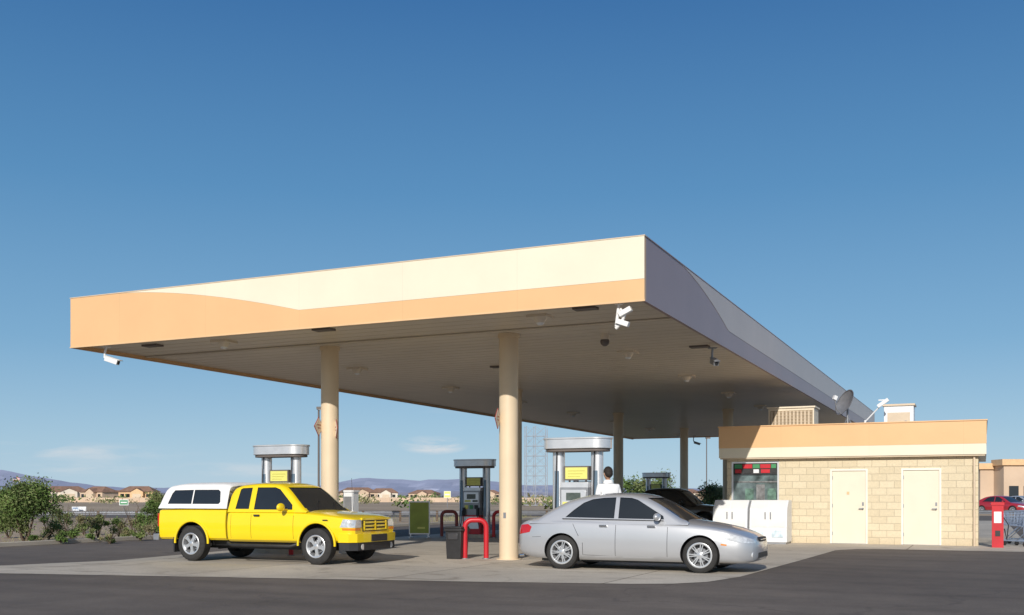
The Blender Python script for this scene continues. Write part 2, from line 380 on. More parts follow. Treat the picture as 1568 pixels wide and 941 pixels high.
for i in range(5): mb.box(-.61,.62,-.482,-.476,.42+.1*i,.432+.1*i,1)
for x in(-.6,.6): mb.box(x-.05,x+.05,-.4,.4,0,.15,1)
mb.obj('cabinet',[M('cooler_paint',(.74,.64,.48),.5),brownp,M('cooler_pad',(.34,.26,.17),.9),],ac,bevel=.012)
ve=empty('roof_vent_box',S(3.05,16.2,3.1),RZ)
mb=MB(); mb.box(-.42,.42,-.35,.35,0,1.0,0); mb.box(-.46,.46,-.39,.39,1.0,1.06,1); mb.box(-.32,.32,-.358,-.35,.35,.8,1); mb.cyl((.2,-.36,.5),(.2,-.38,.5),.05,m=2)
mb.obj('housing',[whited,brownp,steeld],ve,bevel=.01)
sd=empty('satellite_dish',S(1.62,15.4,3.1),RZ)
mb=MB(); mb.cyl((0,.05,0),(0,.05,1.0),.03,m=0)
T=Matrix.Translation((0,-.02,1.08))@Matrix.Rotation(R(-52),4,'Z')@Matrix.Rotation(R(-24),4,'X')
prof=[(-.13*(1-(r/.42)**2)+.1,r) for r in (.001,.1,.2,.3,.38,.42)]+[(.115,.425),(.112,.40)]
mb.lathe([( -p[0],p[1]) for p in prof],32,0,T=T)
mb.tube([T@Vector((0,0,-.4)),T@Vector((0,-.25,-.3)),T@Vector((0,-.45,-.05))],.018,8,0)
mb.box(-.05,.05,-.5,-.4,-.08,.05,1,T)
mb.cyl((-.3,.3,0),(0,.05,.7),.02,m=0);mb.cyl((.3,.3,0),(0,.05,.7),.02,m=0)
mb.box(-.12,.12,-.12,.12,.0,.35,1)
mb.obj('dish',[steeld,whited],sd)
an=empty('roof_antenna_camera',S(2.35,15.2,3.1),RZ)
mb=MB(); mb.cyl((-.2,0,0),(-.2,0,.55),.03); mb.cyl((-.2,0,.5),(.28,-.1,1.0),.022)
T=Matrix.Translation((.3,-.1,1.03))@Matrix.Rotation(R(-35),4,'Y'); mb.box(-.16,.2,-.05,.05,-.05,.05,0,T); mb.box(-.35,-.05,-.06,.06,.3,.42,1)
mb.box(.18,.42,-.03,.03,1.12,1.15,0)
mb.obj('bracket',[whited,white],an)
# ---------------------------------------------------------------- ice merchandisers
def ice(r,u,w):
    e=empty('ice_freezer_chest',S(r,u,0),RZ)
    mb=MB(); pr=[(-.42,.06),(.40,.06),(.40,1.26),(-.10,1.26),(-.36,1.02),(-.42,.5)]
    mb.prism(pr,'x',-w/2,w/2,0)
    mb.obj('cabinet',[whited],e,bevel=.02,smooth=False)
    mb=MB()
    for sx in (-1,1):
        x0,x1=(-w/2+.05,-.02) if sx<0 else (.02,w/2-.05)
        mb.prism([(-.432,.50),(-.428,.49),(-.372,1.0),(-.118,1.235),(-.128,1.245),(-.385,1.01)],'x',x0,x1,0)
        xx=-.09 if sx<0 else .06
        mb.box(xx,xx+.03,-.45,-.42,.72,.92,1)
    for i,(a,b_) in enumerate(((-.35,-.12),(.1,.4))): mb.box(a*w,b_*w,-.437,-.43,.2,.4,2)
    mb.box(-w/2+.03,w/2-.03,-.4,.38,0,.06,1)
    mb.obj('lids',[white,steeld,M('pale_blue_print',(.6,.72,.80),.4,0,.3,8)],e,bevel=.004)
ice(-1.28,12.75,1.0); ice(-.2,12.8,1.06)
# ---------------------------------------------------------------- fuel dispensers
def stadium(L,Wd,n=12):
    r=Wd/2; h=L/2-r; p=[]
    for i in range(n+1): t=-math.pi/2+math.pi*i/n; p.append((h+r*math.cos(t),r*math.sin(t)))
    for i in range(n+1): t=math.pi/2+math.pi*i/n; p.append((-h+r*math.cos(t),r*math.sin(t)))
    return p
bluepan=M('upright_blue_panel',(.2,.28,.36),.3,.4); disp_=M('display',(.08,.10,.09),.2,0,.3,9); fprint=M('faint_print',(.5,.45,.1),.5); islc=M('island_concrete',(.42,.37,.30),.9,0,.2,3)  # bluepan is the blue-grey strip on each dispenser upright
def pump(r,u):
    e=empty('fuel_dispenser',S(r,u,0),RZ)
    mb=MB()
    mb.prism(stadium(1.48,.62,20),'z',2.36,2.56,0); mb.prism(stadium(1.40,.54,20),'z',2.30,2.36,1); mb.prism(stadium(1.52,.66,20),'z',2.555,2.59,0)
    mb.obj('spreader_canopy',[steel,gutter],e,bevel=.008)
    mb=MB()
    for sx in(-1,1):
        mb.prism([(sx*.43+x,y) for x,y in stadium(.26,.22,8)],'z',.12,2.3,0)
        mb.box(sx*.43-.05,sx*.43+.05,-.118,-.112,.7,1.9,1)
    mb.obj('uprights',[steel,bluepan],e)
    mb=MB()
    mb.box(-.32,.32,-.26,.26,.12,.75,2); mb.box(-.31,.31,-.24,.24,.75,1.55,0); mb.box(-.30,.30,-.20,.20,1.55,1.66,1)
    for s_ in(-1,1):
        def fb(x0,x1,z0,z1,d0,d1,m):
            mb.box(x0,x1,min(s_*d0,s_*d1),max(s_*d0,s_*d1),z0,z1,m)
        fb(-.27,.27,1.15,1.5,.24,.262,1); fb(-.16,.16,1.28,1.44,.262,.27,3); fb(-.24,-.02,1.18,1.25,.262,.27,4); fb(.05,.24,1.18,1.25,.262,.27,3)
        for k in range(3): fb(-.25+.18*k,-.12+.18*k,.95,1.08,.24,.256,(4,6,5)[k])
        fb(-.27,.27,.3,.7,.26,.268,1)
        for sx in(-1,1):
            fb(sx*.25-.04,sx*.25+.04,.72,1.0,.25,.33,5)
            xx=sx*.25
            mb.tube([(xx,s_*.31,.95),(xx+.03*sx,s_*.37,.88),(xx+.04*sx,s_*.38,.6),(xx+.09*sx,s_*.36,.35),(xx+.15*sx,s_*.32,.55),(xx+.17*sx,s_*.22,1.2),(xx+.17*sx,s_*.14,2.3)],.014,6,5)
    mb.obj('cabinet',[steeld,steel,red,disp_,yellowp,black,greens],e,bevel=.008)
    mb=MB(); mb.box(-.27,.27,-.09,.09,1.70,2.0,0); mb.box(-.245,.245,-.097,.097,1.73,1.97,1)
    for i in range(3): mb.box(-.19,.19-.05*i,-.1,-.097,1.89-.06*i,1.905-.06*i,2)
    mb.box(-.2,-.17,-.02,.02,1.64,1.7,0); mb.box(.17,.2,-.02,.02,1.64,1.7,0)
    mb.obj('topper_sign',[gutter,yellowp,fprint],e)
    mb=MB(); mb.prism(stadium(1.5,.8,10),'z',0.0,.12,0); mb.obj('base',[islc],e,bevel=.01)
for r,u in((-9.93,2.85),(-2.37,2.95),(-9.94,13.2),(-9.93,23.6),(-9.93,34)): pump(r,u)
# ---------------------------------------------------------------- hoop bollards, bins, boards
def hoop(r,u,h=.78,w=.42,rot=0,mat=red):
    mb=MB(); rr=.16
    pts=[(-w/2,0,0),(-w/2,0,h-rr)]
    for i in range(1,9):
        t=math.pi-math.pi/2*i/8; pts.append((-w/2+rr+rr*math.cos(t),0,h-rr+rr*math.sin(t)))
    pts2=[(-x,y,z) for x,y,z in pts[::-1]]
    mb.tube(pts+pts2,.055,14,0); 
    for x in(-w/2,w/2): mb.cyl((x,0,0),(x,0,.02),.09,m=1)
    mb.obj('hoop_bollard',[mat,steeld],None,S(r,u,0.011),RZ+rot)
hoop(-4.62,2.65,.84,.46,R(25)); hoop(-1.35,3.5,.9,.4,R(90)); hoop(-10.9,13.2,.85,.5,R(30),darkred); hoop(-8.95,2.2,.8,.4,R(70)); hoop(-8.9,13.0,.85,.5,0)
def bin_(r,u):
    e=empty('trash_can',S(r,u,0.011),RZ)
    mb=MB(); mb.prism([(-.17,-.17),(.17,-.17),(.17,.17),(-.17,.17)],'z',0,.6); 
    mb.v=[(x*(1+.12*z/.6),y*(1+.12*z/.6),z) for x,y,z in mb.v]
    mb.box(-.215,.215,-.215,.215,.6,.66); mb.box(-.2,.2,-.2,.2,.66,.7)
    mb.box(-.12,.12,-.213,-.19,.42,.56,1)
    mb.obj('bin_body',[black,M('bin_flap',(.05,.05,.055),.4)],e,bevel=.015)
bin_(-5.02,2.55); 
def board(r,u,w,h,rot,mat):
    e=empty('advertising_board',S(r,u,0.011),RZ+rot)
    mb=MB(); mb.box(-w/2-.03,w/2+.03,-.02,.02,.12,h,0); mb.box(-w/2,w/2,-.026,-.02,.16,h-.04,1)
    mb.box(-w/2,-w/2+.04,-.25,.25,0,.04,0); mb.box(w/2-.04,w/2,-.25,.25,0,.04,0); mb.box(-w/2,-w/2+.04,-.02,.02,.04,.12,0);mb.box(w/2-.04,w/2,-.02,.02,.04,.12,0)
    mb.box(-.1*w,.3*w,-.029,-.026,h*.25,h*.3,2)
    mb.obj('panel',[steel,mat,yellowp],e,bevel=.004)
board(-11.3,11.9,.62,1.2,R(20),green); board(-9.0,20.5,.7,1.15,R(20),green)
mb=MB(); mb.box(-.14,.14,-.12,.12,0,1.45); mb.box(-.11,.11,-.13,-.12,.9,1.35,1); mb.box(-.16,.16,-.14,.14,1.45,1.5)
mb.obj('card_reader_cabinet',[whited,steeld],None,S(-8.25,3.3,.011),RZ,bevel=.01)
# ---------------------------------------------------------------- vehicles
def pchip(keys,x):
    xs=[k[0] for k in keys]
    if x<=xs[0]: return keys[0][1:]
    if x>=xs[-1]: return keys[-1][1:]
    i=max(j for j in range(len(xs)-1) if xs[j]<=x)
    h=xs[i+1]-xs[i]; t=(x-xs[i])/h; out=[]
    for c in range(1,len(keys[0])):
        def sl(j): return (keys[j+1][c]-keys[j][c])/(xs[j+1]-xs[j])
        def tan(j):
            if j==0: return sl(0)
            if j==len(xs)-1: return sl(j-1)
            a,b=sl(j-1),sl(j)
            return 0 if a*b<=0 else 2*a*b/(a+b)
        m0,m1=tan(i),tan(i+1)
        y0,y1=keys[i][c],keys[i+1][c]
        out.append((2*t**3-3*t*t+1)*y0+(t**3-2*t*t+t)*h*m0+(-2*t**3+3*t*t)*y1+(t**3-t*t)*h*m1)
    return out
def loft(keys,sec,n=60,dense=None):
    x0,x1=keys[0][0],keys[-1][0]; rings=[]
    xs=sorted(set([x0+(x1-x0)*i/n for i in range(n+1)]+[k[0] for k in keys]))
    xs=[x for i,x in enumerate(xs) if i==0 or x-xs[i-1]>.004]
    for x in xs:
        half=sec(x,pchip(keys,x)); ring=[(x,y,z) for y,z in half]+[(x,-y,z) for y,z in half[-2:0:-1]]
        rings.append(ring)
    k=len(rings[0]); mb=MB()
    vs=[v for g in rings for v in g]; fs=[]
    for i in range(len(rings)-1):
        for j in range(k): fs.append((i*k+j,i*k+(j+1)%k,(i+1)*k+(j+1)%k,(i+1)*k+j))
    fs.append(tuple(range(k-1,-1,-1))); fs.append(tuple((len(rings)-1)*k+j for j in range(k)))
    mb.add(vs,fs,0); return mb
def sec_body(infl=0.,box=0.):
    def f(x,p):
        hw,zb,zs,zt=p; hw+=infl; zt+=infl; zs+=infl; H=zs-zb
        c=1-box
        return [(0,zb),(hw*.5,zb),(hw*(.86+.06*box),zb),(hw*(.94+.03*box),zb+.04*H/.6),(hw*(.975+.01*box),zb+.16*H),(hw*(.993),zb+.32*H),(hw,zb+.5*H),(hw*.997,zb+.66*H),(hw*(.985+.005*box),zb+.8*H),(hw*(.97+.01*box),zb+.9*H),(hw*(.95+.015*box),zs-.012),(hw*.925,zs+.012*c),(hw*.88,zs+.3*(zt-zs)),(hw*.75,zs+.58*(zt-zs)),(hw*.5,zs+.84*(zt-zs)),(hw*.25,zs+.96*(zt-zs)),(0,zt)]
    return f
def sec_green(zbase,zb0,yb,z1,yt,inset=0.,rad=.09,crown=.03):
    def f(x,p):
        zt=p[0]-inset
        zc=max(zbase+.01,zt-rad-crown)
        def ys(z): return (yb+(yt-yb)*(z-zb0)/(z1-zb0))-inset - (.02*((z-zb0)/(z1-zb0))**3)
        zr=zt-crown-rad*.25
        a=ys(zc)
        zt=max(zt,zbase+.03)
        return [(0,zbase),(ys(zbase)*.9,zbase),(ys(zbase),zbase+.004),(ys((zbase+zc)/2),(zbase+zc)/2),(a,zc),(a-.02,min(zt,zc+rad*.45)),(a-.055,min(zt,zc+rad*.8)),(a-.12,min(zt,zc+rad*1.02)),(a*.55,zt-crown*.25),(a*.25,zt-crown*.05),(0,zt)]
    return f
def boolean(obj,cutter,op='DIFFERENCE'):
    m=obj.modifiers.new('b','BOOLEAN'); m.operation=op; m.object=cutter; m.solver='EXACT'
    dg=bpy.context.evaluated_depsgraph_get(); dg.update()
    me=bpy.data.meshes.new_from_object(obj.evaluated_get(dg)); obj.modifiers.clear(); obj.data=me
    bpy.data.objects.remove(cutter)
    sharpen(me,32); return obj
def wheel(par,x,y,rt,wt,style,side):
    mb=MB(); T=Matrix.Translation((x,y,rt))@(Matrix.Identity(4) if side<0 else Matrix.Rotation(math.pi,4,'Z'))
    rr=rt*(.68 if style=='sedan' else .60); w=wt/2
    prof=[(w*.2,rr*.95),(w,rr),(w*1.0,rr+.3*(rt-rr)),(w*.92,rt-.03),(w*.75,rt-.006),(w*.25,rt),(0,rt-.004),(-w*.25,rt),(-w*.75,rt-.006),(-w*.92,rt-.03),(-w*1.03,rr+.5*(rt-rr)),(-w*.98,rr+.01)]
    mb.lathe(prof,48,0,T=T)
    mb.lathe([(-w*.98,rr+.012),(-w*1.02,rr),(-w*.97,rr-.02),(-w*.3,rr-.035),(w*.2,rr-.04)],48,1,T=T)
    mb.lathe([(w*.1,rr*.99),(w*.1,.001)],32,2,T=T)
    mb.lathe([(-w*.1,rr*.6),(-w*.1,.001)],32,3,T=T)
    mb.lathe([(-w*.9,.001),(-w*.9,.035),(-w*.8,.06),(w*.1,.07)],24,1,T=T)
    if style=='sedan': n=14;
    else: n=5
    for i in range(n):
        a=2*math.pi*i/n+.2
        A=T@Matrix.Rotation(a,4,'Y')
        if style=='sedan':
            o=.022 if i%2 else -.022
            mb.prism([(.03,-.010),(rr-.02,-.009+o),(rr-.02,.009+o),(.03,.010)],'y',-w*.88,-w*.66,1,A)
        else:
            mb.prism([(.04,-.035),(rr*.6,-.030),(rr-.025,-.062),(rr-.025,.062),(rr*.6,.030),(.04,.035)],'y',-w*.84,-w*.45,1,A)
    mb.obj('wheel',[rubber,rimm,black,steeld],par,ang=40)
def paint(name,col,metal=0.,rough=.3):
    return M(name,col,rough,metal,.02,1.5,coat=.8)
def line(x0,z0,x1,z1,w=.004):
    dx,dz=x1-x0,z1-z0; l=math.hypot(dx,dz); nx,nz=-dz/l*w,dx/l*w
    return [(x0+nx,z0+nz),(x1+nx,z1+nz),(x1-nx,z1-nz),(x0-nx,z0-nz)]
def sedan(name,loc,rz,pm):
    e=empty(name,loc,rz)
    keys=[(-.96,.56,.42,.60,.64),(-.93,.70,.32,.72,.78),(-.86,.77,.26,.82,.885),(-.7,.82,.22,.885,.945),(-.4,.85,.19,.90,.975),(0,.862,.18,.90,.985),(.6,.866,.18,.89,.97),(1.5,.866,.18,.87,.95),(2.15,.862,.18,.85,.945),(2.61,.855,.18,.81,.895),(3.0,.83,.18,.75,.825),(3.25,.775,.18,.68,.755),(3.42,.69,.19,.62,.685),(3.5,.60,.21,.57,.63),(3.545,.46,.26,.50,.57)]
    mats=[pm,black]
    body=loft(keys,sec_body(),70).obj('body',mats,e)
    c=MB()
    for ax in(0,2.61):
        for s_ in(-1,1): c.cyl((ax,s_*.52,.32),(ax,s_*1.1,.32),.352,n=48,m=1)
    lines=[line(1.05,.24,1.06,.93),line(2.02,.24,2.03,.9),line(.34,.62,.20,.88),line(.42,.26,.42,.5),line(-.42,.60,-.94,.57,.003),line(3.05,.55,3.3,.47,.003),line(.425,.275,1.04,.262,.003),line(1.065,.262,2.01,.262,.003)]
    for s_ in(-1,1):
        for l in lines: c.prism(l,'y',min(s_*.832,s_*1.1),max(s_*.832,s_*1.1),1)
    cut=c.obj('cut',mats,None,smooth=False); cut.parent=e
    boolean(body,cut)
    gk=[(-.66,.90),(-.5,.985),(-.15,1.19),(.1,1.305),(.4,1.38),(.9,1.42),(1.25,1.415),(1.5,1.375),(1.75,1.27),(2.1,1.06),(2.40,.885)]
    gs=lambda i:sec_green(.84,.92,.80,1.42,.60,i)
    inner=loft(gk,gs(.014),50).obj('windows',[glass],e,ang=25)
    shell=loft(gk,gs(0.),50).obj('roof_and_pillars',mats,e)
    c=MB()
    rp=[(.05,.965),(.20,1.10),(.38,1.235),(.55,1.30),(.75,1.325),(1.0,1.335),(1.01,.95)]
    fp=[(1.09,.95),(1.075,1.335),(1.3,1.325),(1.42,1.29),(1.93,1.0),(1.95,.94)]
    for p in(rp,fp):
        for s_ in(-1,1): c.prism(p,'y',min(s_*.3,s_*1.2),max(s_*.3,s_*1.2),1)
    cut=c.obj('cut',mats,None,smooth=False); cut.parent=e; boolean(shell,cut)
    c=MB(); c.prism([(-.70,.86),(.70,.86),(.55,1.325),(-.55,1.325)],'x',1.50,3,1); c.prism([(-.66,.86),(.66,.86),(.52,1.27),(-.52,1.27)],'x',-1,.08,1)
    cut=c.obj('cut',mats,None,smooth=False); cut.parent=e; boolean(shell,cut)
    infl=lambda:loft(keys,sec_body(.006),60)
    def patch(nm,pcs,mat):
        b=infl().obj(nm,[mat],e); cc=MB()
        for (poly,ax,a0,a1) in pcs: cc.prism(poly,ax,a0,a1,0)
        cu=cc.obj('cut',[mat],None,smooth=False); cu.parent=e; boolean(b,cu,'INTERSECT')
    hl=[(3.02,.655),(3.05,.595),(3.30,.545),(3.52,.53),(3.52,.60),(3.30,.655),(3.12,.69)]
    patch('headlights',[(hl,'y',-1.,-.36),(hl,'y',.36,1.)],lampg)
    tl=[(-.99,.62),(-.99,.80),(-.7,.83),(-.62,.78),(-.66,.68)]
    patch('tail_lights',[(tl,'y',-1.,-.42),(tl,'y',.42,1.)],redl)
    patch('side_marker',[([(2.98,.50),(3.08,.49),(3.08,.515),(2.98,.525)],'y',-1,1)],amber)
    mb=MB()
    mb.prism([(-.26,.55),(.26,.55),(.30,.60),(.24,.63),(-.24,.63),(-.30,.60)],'x',3.40,3.553,0)
    mb.prism([(-.44,.27),(.44,.27),(.38,.36),(-.38,.36)],'x',3.3,3.555,0)
    for y in(-.58,.58): mb.cyl((3.3,y,.33),(3.50,y,.33),.055,n=20,m=2)
    mb.box(3.55,3.562,-.26,.26,.58,.595,1)
    for s_ in(-1,1):
        mb.sphere((1.86,s_*.93,.985),.065,.11,.07,3,20,12); mb.box(1.83,1.89,s_*.86-.05,s_*.86+.05,.95,.97,3)
        for hx in(.92,1.83): mb.box(hx-.17,hx-.02,min(s_*.855,s_*.885),max(s_*.855,s_*.885),.80,.832,1)
    mb.box(-.98,-.94,-.25,.25,.66,.76,1)
    mb.box(-.5,3.1,-.6,.6,.14,.24,0)
    mb.cyl((-.9,-.5,.23),(-1.0,-.5,.22),.03,m=1)
    for s_ in(-1,1): mb.tube([(.0,s_*.812,.937),(.6,s_*.816,.932),(1.3,s_*.816,.925),(1.95,s_*.812,.915)],.008,6,0)
    mb.obj('trim',[black,chrome,lampg,pm],e,bevel=.006)
    for ax in(0,2.61):
        for s_ in(-1,1): wheel(e,ax,s_*.755,.315,.20,'sedan',s_)
    return e
def pickup(name,loc,rz,pm,cap=True,lower=None):
    e=empty(name,loc,rz); mats=[pm,black]
    keys=[(.95,.86,.43,1.02,1.06),(1.0,.868,.43,1.03,1.08),(2.4,.868,.43,1.03,1.09),(2.85,.865,.43,1.02,1.085),(3.3,.862,.43,.985,1.05),(3.7,.85,.45,.945,1.01),(3.9,.83,.48,.92,.975),(3.99,.79,.50,.90,.945),(4.03,.74,.53,.875,.915)]
    body=loft(keys,sec_body(0,.6),60).obj('cab_body',mats,e)
    c=MB()
    for s_ in(-1,1):
        c.cyl((3.19,s_*.5,.40),(3.19,s_*1.2,.40),.43,n=48,m=1)
        for l in [line(1.56,.5,1.56,1.06),line(2.62,.47,2.62,1.03),line(1.57,.485,2.61,.485,.003),line(1.04,.50,1.04,1.05,.003)]:
            c.prism(l,'y',min(s_*.842,s_*1.1),max(s_*.842,s_*1.1),1)
    cut=c.obj('cut',mats,None,smooth=False); cut.parent=e; boolean(body,cut)
    bk=[(-.93,.83,.46,1.06,1.10),(-.90,.855,.45,1.07,1.10),(.2,.862,.45,1.08,1.10),(.9,.862,.45,1.08,1.10)]
    bed=loft(bk,sec_body(0,.8),30).obj('bed',mats,e)
    c=MB()
    for s_ in(-1,1): c.cyl((0,s_*.5,.40),(0,s_*1.2,.40),.43,n=48,m=1)
    if not cap: c.box(-.85,.85,-.75,.75,.75,1.3,1)
    cut=c.obj('cut',mats,None,smooth=False); cut.parent=e; boolean(bed,cut)
    mb=MB(); mb.box(.89,.97,-.8,.8,.5,1.0,0); mb.box(-.8,3.9,-.55,.55,.33,.47,0); mb.box(-.8,3.8,-.35,.35,.26,.36,0)
    mb.box(-.5,.5,-.78,.78,.62,.74,0); mb.obj('chassis',[black],e)
    gk=[(.93,1.10),(.96,1.46),(1.03,1.575),(1.2,1.625),(1.7,1.655),(2.05,1.645),(2.25,1.60),(2.4,1.50),(2.62,1.31),(2.92,1.05)]
    gs=lambda i:sec_green(1.03,1.05,.825,1.655,.655,i,.08,.03)
    loft(gk,gs(.014),50).obj('windows',[glass],e,ang=25)
    shell=loft(gk,gs(0),50).obj('roof_and_pillars',mats,e)
    c=MB()
    for p in([(1.12,1.10),(1.17,1.50),(1.22,1.53),(1.47,1.54),(1.47,1.10)],[(1.60,1.09),(1.60,1.545),(2.05,1.545),(2.18,1.505),(2.55,1.19),(2.57,1.09)]):
        for s_ in(-1,1): c.prism(p,'y',min(s_*.3,s_*1.2),max(s_*.3,s_*1.2),1)
    cut=c.obj('cut',mats,None,smooth=False); cut.parent=e; boolean(shell,cut)
    c=MB(); c.prism([(-.735,1.02),(.735,1.02),(.585,1.545),(-.585,1.545)],'x',2.28,3.4,1); c.prism([(-.62,1.15),(.62,1.15),(.52,1.5),(-.52,1.5)],'x',.7,1.01,1)
    cut=c.obj('cut',mats,None,smooth=False); cut.parent=e; boolean(shell,cut)
    if cap:
        ck=[(-.94,1.14),(-.88,1.36),(-.80,1.56),(-.70,1.62),(-.3,1.66),(.5,1.665),(.85,1.65),(.91,1.60)]
        cs=lambda i:sec_green(1.102,1.10,.84,1.66,.70,i,.09,.035)
        cm=[white,black]
        loft(ck,cs(.012),40).obj('cap_windows',[glass],e,ang=25)
        cp=loft(ck,cs(0),40).obj('truck_cap',cm,e)
        c=MB()
        for p in([(-.70,1.20),(-.62,1.42),(-.56,1.49),(-.05,1.50),(-.05,1.20)],[(-.02,1.20),(-.02,1.50),(.62,1.50),(.68,1.46),(.72,1.24),(.68,1.20)]):
            for s_ in(-1,1): c.prism(p,'y',min(s_*.4,s_*1.2),max(s_*.4,s_*1.2),1)
        c.prism([(-.62,1.2),(.62,1.2),(.54,1.5),(-.54,1.5)],'x',-1.3,-.75,1)
        cut=c.obj('cut',cm,None,smooth=False); cut.parent=e; boolean(cp,cut)
    def patch(nm,pcs,mat,inf=.006):
        kk=[(k[0]+(inf if i==len(keys)-1 else 0),)+k[1:] for i,k in enumerate(keys)]
        b=loft(kk,sec_body(inf,.6),50).obj(nm,[mat],e); cc=MB()
        for (poly,ax,a0,a1) in pcs: cc.prism(poly,ax,a0,a1,0)
        cu=cc.obj('cut',[mat],None,smooth=False); cu.parent=e; boolean(b,cu,'INTERSECT')
    hl=[(3.74,.75),(4.2,.74),(4.2,.885),(3.80,.91)]
    patch('headlights',[(hl,'y',-1.,-.52),(hl,'y',.52,1.)],lampg)
    patch('turn_signals',[([(3.80,.69),(4.2,.685),(4.2,.728),(3.78,.735)],'y',-1.,-.56),([(3.80,.69),(4.2,.685),(4.2,.728),(3.78,.735)],'y',.56,1.)],amber)
    mb=MB()
    mb.prism([(-.47,.66),(.47,.66),(.50,.885),(-.50,.885)],'x',3.9,4.038,0)
    for z in(.695,.765,.835): mb.box(4.0,4.052,-.44,.44,z-.014,z+.022,3)
    for y in(-.44,-.02,.40): mb.box(4.0,4.055,y,y+.04,.68,.87,3)
    mb.prism([(-.53,.885),(.53,.885),(.50,.93),(-.50,.93)],'x',3.9,4.05,3)
    for (z0,z1,m,g) in((.45,.62,3,0),(.29,.45,0,-.03)):
        pl=[(3.72,.88+g),(3.95,.86+g),(4.08,.74+g),(4.13+g,.45),(4.14+g,0),(4.13+g,-.45),(4.08,-.74-g),(3.95,-.86-g),(3.72,-.88-g)]
        mb.prism(pl,'z',z0,z1,m)
    mb.box(4.13,4.148,-.30,.30,.46,.60,0)
    for y in(-.55,.55): mb.cyl((4.0,y,.36),(4.095,y,.36),.06,n=20,m=2)
    for s_ in(-1,1):
        mb.sphere((2.42,s_*1.0,1.14),.06,.12,.085,3,20,12); mb.box(2.4,2.46,s_*.9-.08,s_*.9+.08,1.08,1.11,3)
        mb.box(1.64,1.78,min(s_*.862,s_*.885),max(s_*.862,s_*.885),.955,.99,0)
        mb.tube([(.95,s_*.84,.40),(1.1,s_*.92,.36),(2.6,s_*.92,.36),(2.72,s_*.84,.40)],.032,10,0)
        for ax in(0,3.19):
            pts=[(ax+.445*math.cos(t),s_*.868,.40+.445*math.sin(t)) for t in [math.pi*(-.02+1.04*i/24) for i in range(25)]]
            mb.tube(pts,.024,10,3)
        mb.box(-.955,-.93,min(s_*.68,s_*.84),max(s_*.68,s_*.84),.72,1.0,5)
        mb.box(3.34,3.46,min(s_*.868,s_*.88),max(s_*.868,s_*.88),.88,.90,0)
    mb.box(-1.08,-.93,-.84,.84,.43,.56,4); mb.box(-1.0,-.93,-.6,.6,.56,.60,0)
    for s_ in(-1,1): mb.box(-.5,-.47,s_*.72-.14,s_*.72+.14,.18,.5,0)
    mb.cyl((-.6,-.6,.35),(.3,-.6,.35),.035,m=6)
    # wipers and radio mast
    for y in(-.35,.25): mb.cyl((2.86,y,1.085),(2.66,y+.35,1.275),.008,n=6,m=0)
    mb.cyl((3.0,.78,1.06),(2.95,.80,1.75),.005,n=6,m=0)
    mb.obj('trim',[black,chrome,lampg,pm,steeld,redl,steeld],e,bevel=.006)
    for ax in(0,3.19):
        for s_ in(-1,1): wheel(e,ax,s_*.77,.365,.25,'truck',s_)
    return e
silver=paint('silver_paint',(.52,.53,.55),.5,.34); yel=paint('yellow_paint',(.86,.62,.004),0,.35); blk=paint('black_paint',(.012,.013,.016),0,.3); redc=paint('red_car_paint',(.35,.02,.03),0,.3); bluec=paint('grey_car_paint',(.25,.28,.33),.4,.3)
sedan('silver_sedan_car',S(-1.77,1.38,.011),RZ,silver)
pt=pickup('yellow_pickup_truck',S(-9.72,.38,.011),RZ+R(1),yel); pt.scale=(.975,.99,.995)
pickup('black_pickup_truck',S(-6.5,18.3,.011),RZ,blk,cap=False)
def far_car(name,x,y,rz,pm):
    return sedan(name,(x,y,.011),rz,pm)
far_car('red_sedan_car',37.5,81,R(-60),redc)
far_car('grey_sedan_car',34.5,84,R(-60),bluec)
far_car('silver_sedan_car',43.5,90,R(-60),silver)
